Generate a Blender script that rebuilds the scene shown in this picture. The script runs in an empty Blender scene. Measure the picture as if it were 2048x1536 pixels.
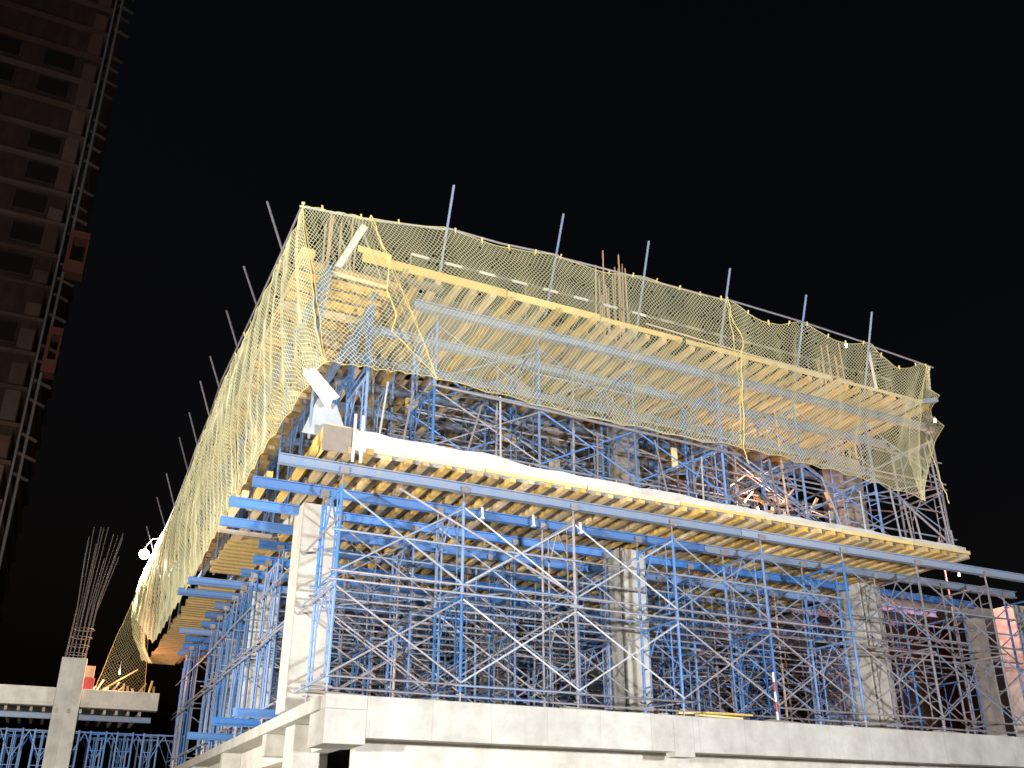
import bpy, math, random
import numpy as np
from mathutils import Vector, Matrix
random.seed(11); rng = np.random.default_rng(5)
SC = bpy.context.scene
COL = SC.collection
R = math.radians

# ------------------------------------------------------------------ materials
def mat(name, col, rough=0.6, metal=0.0, var=0.12, scale=6.0, stretch=(1, 1, 1), col2=None, amount=0.5,
        objvar=0.0, bump=0.0, emit=None, estr=0.0, stain=0.0, gen=False, joints=0, zjoints=0):
    m = bpy.data.materials.new(name); m.use_nodes = True
    nt = m.node_tree; N = nt.nodes; L = nt.links; N.clear()
    out = N.new('ShaderNodeOutputMaterial'); b = N.new('ShaderNodeBsdfPrincipled')
    L.new(b.outputs[0], out.inputs[0])
    b.inputs['Roughness'].default_value = rough; b.inputs['Metallic'].default_value = metal
    tc = N.new('ShaderNodeNewGeometry') if not gen else N.new('ShaderNodeTexCoord')
    mp = N.new('ShaderNodeMapping'); mp.inputs['Scale'].default_value = stretch
    L.new(tc.outputs['Position'] if not gen else tc.outputs['Object'], mp.inputs[0])
    n1 = N.new('ShaderNodeTexNoise'); n1.inputs['Scale'].default_value = scale
    n1.inputs['Detail'].default_value = 6; n1.inputs['Roughness'].default_value = 0.65
    L.new(mp.outputs[0], n1.inputs['Vector'])
    cr = N.new('ShaderNodeValToRGB'); cr.color_ramp.elements[0].position = 0.35; cr.color_ramp.elements[1].position = 0.68
    L.new(n1.outputs['Fac'], cr.inputs[0])
    c2 = col2 if col2 else tuple(c * (1 - var * 2) for c in col)
    mx = N.new('ShaderNodeMix'); mx.data_type = 'RGBA'
    mx.inputs['A'].default_value = (*col, 1); mx.inputs['B'].default_value = (*c2, 1)
    mul = N.new('ShaderNodeMath'); mul.operation = 'MULTIPLY'; mul.inputs[1].default_value = amount if col2 else 1.0
    L.new(cr.outputs[0], mul.inputs[0]); L.new(mul.outputs[0], mx.inputs['Factor'])
    last = mx.outputs['Result']
    if stain > 0:
        n2 = N.new('ShaderNodeTexNoise'); n2.inputs['Scale'].default_value = 0.9; n2.inputs['Detail'].default_value = 8
        mp2 = N.new('ShaderNodeMapping'); mp2.inputs['Scale'].default_value = (1.6, 1.6, 0.35)
        g2 = N.new('ShaderNodeNewGeometry'); L.new(g2.outputs['Position'], mp2.inputs[0]); L.new(mp2.outputs[0], n2.inputs['Vector'])
        r2 = N.new('ShaderNodeValToRGB'); r2.color_ramp.elements[0].position = 0.45; r2.color_ramp.elements[1].position = 0.75
        L.new(n2.outputs['Fac'], r2.inputs[0])
        m2 = N.new('ShaderNodeMath'); m2.operation = 'MULTIPLY'; m2.inputs[1].default_value = stain; L.new(r2.outputs[0], m2.inputs[0])
        mx2 = N.new('ShaderNodeMix'); mx2.data_type = 'RGBA'; mx2.inputs['B'].default_value = (0.16, 0.13, 0.10, 1)
        L.new(last, mx2.inputs['A']); L.new(m2.outputs[0], mx2.inputs['Factor']); last = mx2.outputs['Result']
    for ax, per in (('X', joints), ('Z', zjoints)):      # thin dark formwork board lines cast into the concrete
        if not per: continue
        gg = N.new('ShaderNodeNewGeometry'); sx = N.new('ShaderNodeSeparateXYZ'); L.new(gg.outputs['Position'], sx.inputs[0])
        ad = N.new('ShaderNodeMath'); ad.operation = 'MULTIPLY_ADD'; ad.inputs[1].default_value = 1 / per; ad.inputs[2].default_value = 20.37
        fr = N.new('ShaderNodeMath'); fr.operation = 'FRACT'; lt = N.new('ShaderNodeMath'); lt.operation = 'LESS_THAN'; lt.inputs[1].default_value = 0.014
        ml = N.new('ShaderNodeMath'); ml.operation = 'MULTIPLY'; ml.inputs[1].default_value = 0.25
        L.new(sx.outputs[ax], ad.inputs[0]); L.new(ad.outputs[0], fr.inputs[0]); L.new(fr.outputs[0], lt.inputs[0]); L.new(lt.outputs[0], ml.inputs[0])
        mj = N.new('ShaderNodeMix'); mj.data_type = 'RGBA'; mj.inputs['B'].default_value = (0.14, 0.12, 0.10, 1)
        L.new(last, mj.inputs['A']); L.new(ml.outputs[0], mj.inputs['Factor']); last = mj.outputs['Result']
        fl = N.new('ShaderNodeMath'); fl.operation = 'FLOOR'; L.new(ad.outputs[0], fl.inputs[0])      # each cast panel slightly different
        wn = N.new('ShaderNodeTexWhiteNoise'); wn.noise_dimensions = '1D'; L.new(fl.outputs[0], wn.inputs['W'])
        mr0 = N.new('ShaderNodeMapRange'); mr0.inputs['To Min'].default_value = 0.86; mr0.inputs['To Max'].default_value = 1.06; L.new(wn.outputs['Value'], mr0.inputs['Value'])
        hs = N.new('ShaderNodeHueSaturation'); L.new(last, hs.inputs['Color']); L.new(mr0.outputs[0], hs.inputs['Value']); last = hs.outputs[0]
    if objvar > 0:
        oi = N.new('ShaderNodeObjectInfo'); mr = N.new('ShaderNodeMapRange')
        mr.inputs['To Min'].default_value = 1 - objvar; mr.inputs['To Max'].default_value = 1 + objvar * 0.6
        L.new(oi.outputs['Random'], mr.inputs['Value'])
        hv = N.new('ShaderNodeHueSaturation'); L.new(last, hv.inputs['Color']); L.new(mr.outputs[0], hv.inputs['Value'])
        sr = N.new('ShaderNodeMapRange'); sr.inputs['To Min'].default_value = 1.12; sr.inputs['To Max'].default_value = 0.72
        mm = N.new('ShaderNodeMath'); mm.operation = 'FRACT'; m3 = N.new('ShaderNodeMath'); m3.operation = 'MULTIPLY'; m3.inputs[1].default_value = 7.31
        L.new(oi.outputs['Random'], m3.inputs[0]); L.new(m3.outputs[0], mm.inputs[0]); L.new(mm.outputs[0], sr.inputs['Value'])
        L.new(sr.outputs[0], hv.inputs['Saturation']); last = hv.outputs[0]
    L.new(last, b.inputs['Base Color'])
    if bump > 0:
        bp = N.new('ShaderNodeBump'); bp.inputs['Strength'].default_value = bump; bp.inputs['Distance'].default_value = 0.02
        L.new(n1.outputs['Fac'], bp.inputs['Height']); L.new(bp.outputs[0], b.inputs['Normal'])
    if emit:
        b.inputs['Emission Color'].default_value = (*emit, 1); b.inputs['Emission Strength'].default_value = estr
    return m

M = dict(
    concrete=mat('concrete', (0.54, 0.52, 0.47), 0.85, var=0.12, scale=2.6, stain=0.26, bump=0.3, joints=1.22),
    concrete_raw=mat('concrete_raw', (0.62, 0.58, 0.51), 0.9, var=0.12, scale=3.0, stain=0.26, bump=0.3, zjoints=1.25),
    concrete_fresh=mat('concrete_fresh', (0.60, 0.58, 0.53), 0.85, var=0.08, scale=5, stain=0.25, bump=0.5),
    blue=mat('blue_painted_steel', (0.065, 0.22, 0.56), 0.45, var=0.15, scale=7, col2=(0.16, 0.18, 0.24), amount=0.6, objvar=0.35),
    blue_grey=mat('worn_blue_steel', (0.15, 0.25, 0.42), 0.5, var=0.15, scale=5, col2=(0.30, 0.28, 0.27), amount=0.8, objvar=0.25),
    galv=mat('galvanised_steel', (0.30, 0.30, 0.34), 0.5, metal=0.1, var=0.12, scale=9, col2=(0.22, 0.16, 0.13), amount=0.7, objvar=0.35),
    pale=mat('pale_galvanised_steel', (0.55, 0.57, 0.60), 0.45, metal=0.1, var=0.12, scale=8, objvar=0.1),
    timber=mat('yellow_formwork_timber', (0.68, 0.46, 0.15), 0.6, var=0.12, scale=3, stretch=(6, 1.0, 6), col2=(0.44, 0.28, 0.13), amount=0.7, objvar=0.42, stain=0.22),
    ply=mat('formwork_plywood', (0.27, 0.22, 0.17), 0.6, var=0.12, scale=2.5, col2=(0.18, 0.13, 0.10), amount=0.7, objvar=0.35, stain=0.25),
    board=mat('bright_yellow_edge_board', (0.80, 0.60, 0.22), 0.55, var=0.08, scale=2, col2=(0.55, 0.36, 0.14), amount=0.4, objvar=0.15),
    oldwood=mat('grey_weathered_board', (0.38, 0.32, 0.26), 0.8, var=0.15, scale=3, stretch=(1, 5, 5), objvar=0.35),
    net=mat('yellow_net_cord', (0.82, 0.76, 0.45), 0.7, var=0.15, scale=1.2, col2=(0.64, 0.66, 0.46), amount=0.7),
    netgreen=mat('olive_net_cord', (0.13, 0.15, 0.08), 0.8, var=0.15, scale=1.5),
    rope=mat('yellow_rope', (0.80, 0.66, 0.25), 0.7, var=0.1, scale=20),
    rebar=mat('rusty_rebar', (0.66, 0.43, 0.26), 0.7, metal=0.1, var=0.15, scale=18, objvar=0.2),
    rebar_grey=mat('grey_rebar', (0.16, 0.14, 0.13), 0.7, metal=0.1, var=0.15, scale=18, objvar=0.2),
    tarp=mat('white_tarpaulin', (0.82, 0.80, 0.70), 0.55, var=0.05, scale=4),
    greypanel=mat('grey_sheet_panel', (0.42, 0.45, 0.46), 0.5, var=0.07, scale=3),
    white=mat('white_paint', (0.78, 0.77, 0.74), 0.5, var=0.05),
    red=mat('red_paint', (0.55, 0.06, 0.05), 0.5, var=0.1),
    brick=mat('brown_tower_facade', (0.065, 0.034, 0.026), 0.85, var=0.15, scale=1.2, stain=0.3),
    brickpale=mat('pale_tower_panel', (0.17, 0.095, 0.07), 0.8, var=0.12, scale=1.0, objvar=0.35),
    rustred=mat('rusty_red_hoist', (0.24, 0.085, 0.06), 0.7, var=0.15),
    glass=mat('dark_window_glass', (0.03, 0.022, 0.02), 0.35, var=0.1),
    ground=mat('site_dirt', (0.36, 0.33, 0.29), 0.95, var=0.2, scale=0.8, bump=0.6, col2=(0.22, 0.20, 0.17), amount=0.8),
    bulb=mat('lamp_glow', (1, 1, 1), 0.4, emit=(1.0, 0.93, 0.86), estr=60),
    bulbwarm=mat('warm_lamp_glow', (1, 1, 1), 0.4, emit=(1.0, 0.62, 0.42), estr=22),
    housing=mat('lamp_housing', (0.10, 0.10, 0.11), 0.5, var=0.1),
)

# ------------------------------------------------------------------ mesh builder
class MB:
    def __init__(s): s.v = []; s.f = []
    def hexa(s, p):
        b = len(s.v); s.v += [tuple(q) for q in p]
        for f in ((0, 3, 2, 1), (4, 5, 6, 7), (0, 1, 5, 4), (1, 2, 6, 5), (2, 3, 7, 6), (3, 0, 4, 7)):
            s.f.append(tuple(b + i for i in f))
        return s
    def box(s, x0, x1, y0, y1, z0, z1):
        return s.hexa([(x0, y0, z0), (x1, y0, z0), (x1, y1, z0), (x0, y1, z0), (x0, y0, z1), (x1, y0, z1), (x1, y1, z1), (x0, y1, z1)])
    def beam(s, p, q, w, h, up=(0, 0, 1)):      # rectangular bar p->q, w across, h along up
        p = Vector(p); q = Vector(q); d = (q - p).normalized(); u = Vector(up)
        a = d.cross(u)
        if a.length < 1e-4: a = d.cross(Vector((0, 1, 0)))
        a.normalize(); u = a.cross(d).normalized()
        a *= w / 2; u *= h / 2
        return s.hexa([p - a - u, p + a - u, q + a - u, q - a - u, p - a + u, p + a + u, q + a + u, q - a + u])
    def tube(s, p, q, r, n=7, r2=None, cap=True):
        p = Vector(p); q = Vector(q); d = (q - p)
        if d.length < 1e-6: return s
        d.normalize(); a = d.orthogonal().normalized(); c = d.cross(a); b = len(s.v); r2 = r if r2 is None else r2
        for o, rr in ((p, r), (q, r2)):
            for i in range(n):
                t = 2 * math.pi * i / n
                s.v.append(tuple(o + a * (math.cos(t) * rr) + c * (math.sin(t) * rr)))
        for i in range(n):
            j = (i + 1) % n; s.f.append((b + i, b + j, b + n + j, b + n + i))
        if cap:
            s.f.append(tuple(b + i for i in reversed(range(n)))); s.f.append(tuple(b + n + i for i in range(n)))
        return s
    def path(s, pts, r, n=6):
        for a, b in zip(pts[:-1], pts[1:]): s.tube(a, b, r, n)
        return s
    def ibeam(s, p, q, w, h, t=0.02, up=(0, 0, 1)):
        p = Vector(p); q = Vector(q); d = (q - p).normalized(); a = d.cross(Vector(up)).normalized(); u = a.cross(d)
        for k in (-1, 1): s.beam(p + u * (k * (h / 2 - t / 2)), q + u * (k * (h / 2 - t / 2)), w, t, up)
        s.beam(p, q, t * 1.6, h - 2 * t - 0.002, up)
        return s
    def mesh(s, name):
        m = bpy.data.meshes.new(name); m.from_pydata(s.v, [], s.f); m.update(); return m
    def build(s, name, m, parent=None, bevel=0.0, smooth=False):
        me = s.mesh(name); me.materials.append(m)
        if smooth: me.polygons.foreach_set('use_smooth', [True] * len(me.polygons))
        o = bpy.data.objects.new(name, me); COL.objects.link(o)
        if parent: o.parent = parent
        if bevel:
            md = o.modifiers.new('bevel', 'BEVEL'); md.width = bevel; md.segments = 2; md.limit_method = 'ANGLE'
        return o

def tag(o, label=None, cat=None, group=None, kind=None):
    if label: o['label'] = label
    if cat: o['category'] = cat
    if group: o['group'] = group
    if kind: o['kind'] = kind
    return o
def empty(name, loc=(0, 0, 0)):
    o = bpy.data.objects.new(name, None); o.location = loc; o.empty_display_size = 0.3; COL.objects.link(o); return o
def obj(name, mesh, m, parent=None, loc=(0, 0, 0)):
    if len(mesh.materials) == 0: mesh.materials.append(m)
    o = bpy.data.objects.new(name, mesh); o.location = loc; COL.objects.link(o)
    if parent: o.parent = parent
    return o
def inst(name, mesh, m, parent=None, loc=(0, 0, 0), rot=None):     # shared mesh, material on the object slot
    if len(mesh.materials) == 0: mesh.materials.append(m)
    o = bpy.data.objects.new(name, mesh); o.location = loc; COL.objects.link(o)
    o.material_slots[0].link = 'OBJECT'; o.material_slots[0].material = m
    if rot: o.rotation_euler = rot
    if parent: o.parent = parent
    return o
ORD = ['first', 'second', 'third', 'fourth', 'fifth', 'sixth', 'seventh', 'eighth', 'ninth', 'tenth', 'eleventh', 'twelfth',
       'thirteenth', 'fourteenth', 'fifteenth', 'sixteenth', 'seventeenth', 'eighteenth', 'nineteenth']
TENS = ['', '', 'twenty', 'thirty', 'forty', 'fifty', 'sixty', 'seventy']
TENTH = ['', '', 'twentieth', 'thirtieth', 'fortieth', 'fiftieth', 'sixtieth', 'seventieth']
def nth(i):
    k = i + 1
    if k < 20: return ORD[i]
    return TENTH[k // 10] if k % 10 == 0 else TENS[k // 10] + '-' + ORD[k % 10 - 1]

GZ = -4.4          # ground level; first floor slab top is -0.22
# ------------------------------------------------------------------ ground
def ground():
    n = 60; mb = MB(); S = 900
    xs = [-S + 2 * S * i / n for i in range(n + 1)]
    for j in range(n + 1):
        for i in range(n + 1):
            mb.v.append((xs[i], xs[j], GZ + (random.uniform(-0.05, 0.05))))
    for j in range(n):
        for i in range(n):
            a = j * (n + 1) + i; mb.f.append((a, a + 1, a + n + 2, a + n + 1))
    tag(mb.build('ground', M['ground']), 'bare dirt ground of the building site', None, None, 'structure')
ground()

# ------------------------------------------------------------------ concrete frame of the building
bld = empty('unfinished_building', (8, 12, GZ))
tag(bld, 'unfinished concrete frame building with two poured floors and square columns', 'building')
P0 = Vector(bld.location)
def bpart(name, mb, m, bevel=0.012, label=None):
    mb.v = [tuple(Vector(v) - P0) for v in mb.v]
    o = mb.build(name, m, bld, bevel)
    if label: o['label'] = label
    return o
XR = 24.0
def wavy_slab(x0, x1, y0, y1, zb, zt, amp=0.012, step=0.5):        # slab with a slightly uneven cast edge
    mb = MB(); n = int((x1 - x0) / step)
    fr = []
    for i in range(n + 1):
        x = x0 + (x1 - x0) * i / n
        fr.append((x, y0 + random.uniform(-amp, amp), zt + random.uniform(-amp, amp)))
    for i in range(n):
        a, b = fr[i], fr[i + 1]
        mb.v += [(a[0], a[1], zb), (b[0], b[1], zb), (b[0], b[1], b[2]), (a[0], a[1], a[2]),
                 (a[0], y1, zb), (b[0], y1, zb), (b[0], y1, zt), (a[0], y1, zt)]
        k = len(mb.v) - 8
        mb.f += [(k, k + 1, k + 2, k + 3), (k + 3, k + 2, k + 6, k + 7), (k + 4, k + 5, k + 1, k)]
        if i == 0: mb.f.append((k, k + 3, k + 7, k + 4))
        if i == n - 1: mb.f.append((k + 1, k + 5, k + 6, k + 2))
    return mb
bpart('floor_slab', MB().box(-0.12, XR, -0.02, 27, -0.47, -0.22), M['concrete'])
bpart('edge_beam', MB().box(0.72, 7.45, -0.38, -0.022, -0.96, -0.215), M['concrete'])
bpart('edge_beam', MB().box(7.452, 7.95, -0.385, -0.022, -1.06, -0.213), M['concrete'])
bpart('edge_beam', MB().box(7.952, 15.5, -0.38, -0.022, -0.96, -0.217), M['concrete'])
bpart('edge_beam', MB().box(15.502, XR, -0.383, -0.022, -0.95, -0.214), M['concrete'])
bpart('corner_block', MB().box(-0.06, 0.718, -0.385, 0.75, -1.08, -0.472), M['concrete'])
bpart('corner_block', MB().box(-0.06, 0.718, -0.385, -0.022, -0.47, -0.213), M['concrete'])
bpart('side_beam', MB().box(0.42, 0.80, 0.752, 27, -1.02, -0.472), M['concrete_raw'])
for y in (4.6, 10.2, 16.0, 21.6):
    bpart('cantilever_beam', MB().box(-0.08, 0.418, y, y + 0.35, -0.95, -0.472), M['concrete'])
bpart('ring_beam', MB().box(1.0, XR, 1.2, 1.55, -1.9, -0.72), M['concrete_raw'])
bpart('ground_wall', MB().box(1.3, XR, 1.9, 2.1, GZ, -1.3), M['concrete_raw'])
bpart('side_wall', MB().box(0.86, 1.05, 3.4, 27, GZ, -0.9), M['concrete_raw'])
COLX = (0.2, 8.42, 16.65, 23.2); COLY = (2.8, 10.9, 19.0)
for x in COLX:
    for y in COLY:
        w = 0.41
        x = x + (0.5 if (x < 1 and y > 5) else 0)
        bpart('column', MB().box(x - w, x + w, y - w, y + w, -0.218, 4.30), M['concrete_raw'], 0.02)
        bpart('column', MB().box(x - w + .25, x + w, y - w, y + w, GZ - 0.1, -0.474), M['concrete'], 0.02)
        if 1 < x < 20: bpart('column', MB().box(x - w, x + w, y - w, y + w, 4.70, 8.30), M['oldwood'], 0.02)
# second floor slab: thick uneven white cast edge near the corner, thinner to the right
mb = MB(); n = 44; x0, x1 = 0.02, 17.2
prev = None
for i in range(n + 1):
    x = x0 + (x1 - x0) * i / n; f = i / n
    zt = 4.83 - 0.11 * min(1, max(0, (x - 2.8) / 1.5)) - 0.08 * min(1, max(0, (x - 5) / 6)) + random.uniform(-0.03, 0.03); yf = -0.80 + random.uniform(-0.02, 0.02) + 0.12 * f
    zb = 4.475 - 0.075 * (1 - min(1, max(0, (x - 6) / 8)))
    cur = [(x, yf, zb), (x, yf, zt), (x, 26, zt), (x, 26, 4.475), (x, -0.60, 4.475), (x, -0.60, zb)]
    if prev:
        k = len(mb.v); mb.v += prev + cur
        for q in (0, 1, 3, 4, 5):
            w_ = (q + 1) % 6; mb.f.append((k + q, k + 6 + q, k + 6 + w_, k + w_))
        if i == 1: mb.f.append(tuple(k + q for q in range(6)))
        if i == n: mb.f.append(tuple(k + 11 - q for q in range(6)))
    prev = cur
bpart('floor_slab', mb, M['concrete_fresh'], 0, 'white freshly cast upper floor slab with a ragged edge')
# starter bars of the columns above the top deck
for (cx, m, hs, hmax) in ((0.2, 'rebar', 10, 3.9), (8.42, 'rebar', 12, 5.0), (16.85, 'rebar', 10, 4.1)):
    for k in range(hs):
        a = k / hs * 4; sx = [-1, 1, 1, -1][int(a) % 4]; e = (a % 1) * 2 - 1
        px, py = [(e, -1), (1, e), (-e, 1), (-1, -e)][int(a) % 4]
        x = cx + px * 0.34; y = 2.8 + py * 0.34; h = hmax * random.uniform(0.72, 1.0)
        t = MB().path([(x, y, 8.45), (x + random.uniform(-.02, .02), y, 8.7 + h * .5), (x + random.uniform(-.07, .07), y + random.uniform(-.07, .07), 8.72 + h)], 0.024, 6)
        bpart('starter_bar', t, M[m], 0)
for x, h in ((6.75, 1.35), (12.6, 0.6)):
    bpart('starter_bar', MB().tube((x, 1.5, 8.45), (x + 0.02, 1.5, 8.72 + h), 0.03, 6), M['rebar'], 0)

# ------------------------------------------------------------------ shoring towers
def frame_mesh(h, w, name):                # one lift, plane along Y, legs at y=0 and y=w, twin-tube legs with rungs
    mb = MB()
    for y, s in ((0, 1), (w, -1)):
        mb.tube((0, y, 0), (0, y, h), 0.034, 8)
        mb.tube((0.0, y + s * 0.30, 0.12), (0.0, y + s * 0.30, h - 0.10), 0.018, 6)
        k = 5
        for i in range(k):
            z = 0.15 + (h - 0.27) * i / (k - 1)
            mb.tube((0, y + s * 0.025, z), (0, y + s * 0.30, z), 0.014, 5)
    mb.tube((0, 0.02, h - 0.06), (0, w - 0.02, h - 0.06), 0.028, 7)
    mb.tube((0, 0.28, 0.16), (0, w - 0.28, 0.16), 0.020, 6)
    mb.tube((0, 0.30, h * 0.62), (0, w * 0.5, h - 0.08), 0.018, 6); mb.tube((0, w - 0.30, h * 0.62), (0, w * 0.5, h - 0.08), 0.018, 6)
    for y in (0, w):
        mb.tube((0, y, -0.02), (0, y, 0.09), 0.042, 8)
    return mb.mesh(name)
def brace_mesh(h, L, name):
    mb = MB(); z0, z1 = 0.16, h - 0.14
    mb.tube((0, -0.035, z0), (L, -0.035, z1), 0.0195, 6); mb.tube((0, -0.075, z1), (L, -0.075, z0), 0.0195, 6)
    mb.tube((L / 2, -0.01, (z0 + z1) / 2), (L / 2, -0.10, (z0 + z1) / 2), 0.022, 6)
    return mb.mesh(name)
def ledger_mesh(L, name): return MB().tube((-0.15, -0.06, 0), (L + 0.15, -0.06, 0), 0.0235, 6).mesh(name)
def jack_mesh(name, h):
    mb = MB().tube((0, 0, 0.012), (0, 0, h), 0.021, 6); mb.box(-.08, .08, -.08, .08, 0.0, 0.012); mb.tube((0, 0, h - .09), (0, 0, h - .05), 0.045, 8)
    mb.beam((-.09, 0, h - .07), (.09, 0, h - .07), .02, .02)
    return mb.mesh(name)
def fork_mesh(name, h):
    mb = MB().tube((0, 0, -0.05), (0, 0, h), 0.021, 6); mb.box(-.09, .09, -.09, .09, h, h + 0.012)
    mb.box(-.09, .09, -.096, -.084, h + .012, h + .14); mb.box(-.09, .09, .084, .096, h + .012, h + .14)
    return mb.mesh(name)
W = 1.5
STOREY = {
    'lower': dict(x0=0.0, dx=2.62, n=9, z=-0.215, top=4.085, rows=8, txt='lower-storey'),
    'upper': dict(x0=-0.72, dx=2.57, n=8, z=4.685, top=8.28, rows=7, txt='upper-storey'),
}
for key, S in STOREY.items():
    jh = 0.22; fh = 0.20
    H = (S['top'] - S['z'] - jh - fh) / 2
    fm = frame_mesh(H, W, 'frame_' + key); bm_ = brace_mesh(H, S['dx'], 'brace_' + key); lm = ledger_mesh(S['dx'], 'ledger_' + key)
    jm = jack_mesh('jack_' + key, jh); km = fork_mesh('fork_' + key, fh)
    for r in range(S['rows']):
        y = -0.2 + 3.0 * r
        for i in range(S['n']):
            x = S['x0'] + S['dx'] * i + (random.uniform(-.05, .05) if r else 0)
            if key == 'upper' and i == 0: x = 0.35
            if r > 0:                      # keep clear of the columns
                for cx in COLX:
                    for cy in COLY:
                        if abs(x - cx) < 0.5 and y - 0.5 < cy < y + W + 0.5: x = cx + 0.56
            elif abs(x - 0.2) < 0.3 and key == 'lower': x = -0.02
            t = empty('shoring_tower', (x, y, S['z']))
            silver = (key == 'lower' and r == 0 and i in (2,)) or (key == 'lower' and r == 0 and i in (6, 7)) or (key == 'upper' and i == 7)
            steel = M['galv'] if (silver and i == 2) else (M['galv'] if silver else M['blue'])
            look = 'pale galvanised' if silver else 'blue painted'
            rowt = 'front row' if r == 0 else nth(r) + ' row behind'
            tag(t, '%s %s shoring tower, %s from the corner in the %s' % (look, S['txt'], nth(i), rowt), 'scaffold tower', None,)
            t['group'] = 'shoring towers under the formwork'
            t.rotation_euler = (random.uniform(-.004, .004), random.uniform(-.004, .004), 0)
            for yy in (0, W):
                inst('base_jack', jm, M['galv'], t, (0, yy, 0)); inst('fork_head', km, M['galv'], t, (0, yy, jh + 2 * H))
            for k in range(2):
                inst('frame', fm, steel, t, (0, 0, jh + k * H))
            if i < S['n'] - 1 and not (key == 'upper' and i == 0):
                for k in range(2):
                    for yy in ((0, W) if r < 5 else (0,)):
                        if r > 0 and random.random() < 0.10: continue
                        bm = M['pale'] if (key == 'lower' and r == 0 and i in (1, 2) and yy == 0) else random.choice([M['galv'], M['galv'], M['blue_grey']] if key == 'lower' else [M['galv'], M['blue'], M['blue_grey']])
                        b = inst('cross_brace', bm_, bm, t, (0, yy, jh + k * H))
                zs = [0.33, jh + H - 0.02, jh + H + 0.16] + ([jh + H * 1.5] if (i + r) % 2 == 0 or key == 'lower' else [])
                for z in zs:
                    for yy in ((0, W) if r < 6 else (0,)):
                        if random.random() < 0.08: continue
                        inst('ledger', lm, random.choice([M['galv'], M['galv'], M['blue_grey']]), t, (0, yy, z + random.uniform(-.02, .02)))

# long sloping steel tube struts across the front (white one beside the corner column)
def strut(p, q, m, label, r=0.03, name='steel_strut', group=None):
    o = MB().tube(p, q, r, 8).build(name, m); tag(o, label, 'tube', group); return o
strut((1.15, -0.28, 3.95), (5.2, -0.30, 2.15), M['galv'], 'grey tube strut sloping down from the lower girder beside the corner tower', 0.026)

# ------------------------------------------------------------------ girders (primary beams along X)
def girder(x0, x1, y, z, m, label, group, h=0.20, w=0.15):
    o = MB().ibeam((x0, y, z), (x1, y, z), w, h, 0.022).build('steel_girder', m)
    tag(o, label, 'girder', group)
    o.rotation_euler = (0, 0, 0); return o
ends = [-1.33, -1.54, -1.75, -1.7, -0.5, -0.35, -0.4, -1.62, -1.7, -0.4, -0.45, -0.35, -0.9, -0.5, -0.4, -0.4]
for k in range(16):
    y = -0.2 + 1.5 * k
    x1 = 21.5
    girder(ends[k], 9.9, y, 4.215, M['blue_grey'] if k == 0 else M['blue'], 'blue girder under the lower formwork, left length, %s line from the facade' % nth(k), 'girders under the lower formwork')
    girder(9.93, x1, y + 0.002, 4.215, M['blue_grey'] if k < 2 else M['blue'], 'blue girder under the lower formwork, right length, %s line from the facade' % nth(k), 'girders under the lower formwork')
for k in range(8):
    y = -0.2 + 1.5 * k
    girder(1.30 if k == 0 else 0.6, 9.2, y, 8.410, M['blue_grey'], 'worn blue girder under the top deck, left length, %s line from the facade' % nth(k), 'girders under the top deck')
    girder(9.23, 17.1, y + 0.002, 8.410, M['blue_grey'], 'worn blue girder under the top deck, right length, %s line from the facade' % nth(k), 'girders under the top deck')
# girders along the side of the top deck
for x, y0, t in ((-0.82, -0.95, 'outer'), (0.45, 0.2, 'inner')):
    a = MB().ibeam((x, y0, 8.295), (x + .03, 13.2, 8.295), 0.15, 0.20, 0.022).build('steel_girder', M['blue_grey'])
    tag(a, 'worn blue %s girder running back along the side of the top deck, near length' % t, 'girder', 'side girders under the top deck')
    a = MB().ibeam((x + .03, 13.25, 8.295), (x + .05, 26.5, 8.295), 0.15, 0.20, 0.022).build('steel_girder', M['blue_grey'])
    tag(a, 'worn blue %s girder running back along the side of the top deck, far length' % t, 'girder', 'side girders under the top deck')
# props carrying the side girders
pm = MB().tube((0, 0, 0), (0, 0, 3.45), 0.03, 8); pm.tube((0, 0, 1.7), (0, 0, 1.8), 0.045, 8); pm.box(-.07, .07, -.07, .07, 3.45, 3.465)
for q in (1, -1): pm.tube((0, 0, 2.4), (0.0, q * 0.7, 3.44), 0.018, 6)
pm = pm.mesh('side_prop')
for k in range(9):
    tag(inst('steel_prop', pm, M['blue'] if k % 2 else M['blue_grey'], None, (-0.80, -0.3 + 2.9 * k, 4.70 + 0.0)),
        'slim steel prop with two arms under the side girder, %s from the front' % nth(k), 'prop', 'props under the side girder')

sp = MB().tube((0, 0, 0), (0, 0, 2.2), 0.034, 8).tube((0, 0, 2.2), (0, 0, 4.30), 0.026, 8); sp.tube((0, 0, 2.12), (0, 0, 2.26), 0.048, 8); sp.box(-.07, .07, -.07, .07, 0, .012); sp.box(-.07, .07, -.07, .07, 4.30, 4.312)
sp = sp.mesh('floor_prop')
for k in range(26):
    y = 4.9 + 0.82 * k + random.uniform(-.15, .15)
    tag(inst('steel_prop', sp, M['pale'] if k % 6 == 3 else (M['galv'] if k % 6 == 0 else M['blue']), None, (random.choice((0.0, 0.12, 0.3)), y, -0.215), (random.uniform(-.01, .01), random.uniform(-.01, .01), 0)),
        'slim adjustable prop along the side edge of the lower storey, %s from the front' % nth(k), 'prop', 'props along the side edge')
yl = MB().tube((0, 0, 0), (0, 6.2, 0), 0.024, 6).mesh('side_ledger')
for k in range(4):
    for j, z in enumerate((0.12, 1.75, 1.95, 3.1)):
        tag(inst('side_ledger', yl, M['galv'] if (j + k) % 2 else M['blue_grey'], None, (-0.06 - .05 * (j % 2), -0.3 + 6.0 * k, z), (random.uniform(-.01, .01), 0, 0)),
            'tube tied along the lower storey side, %s from the bottom, %s from the front' % (nth(j), nth(k)), 'tube', 'tubes along the side towers')
random.seed(31)
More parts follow.
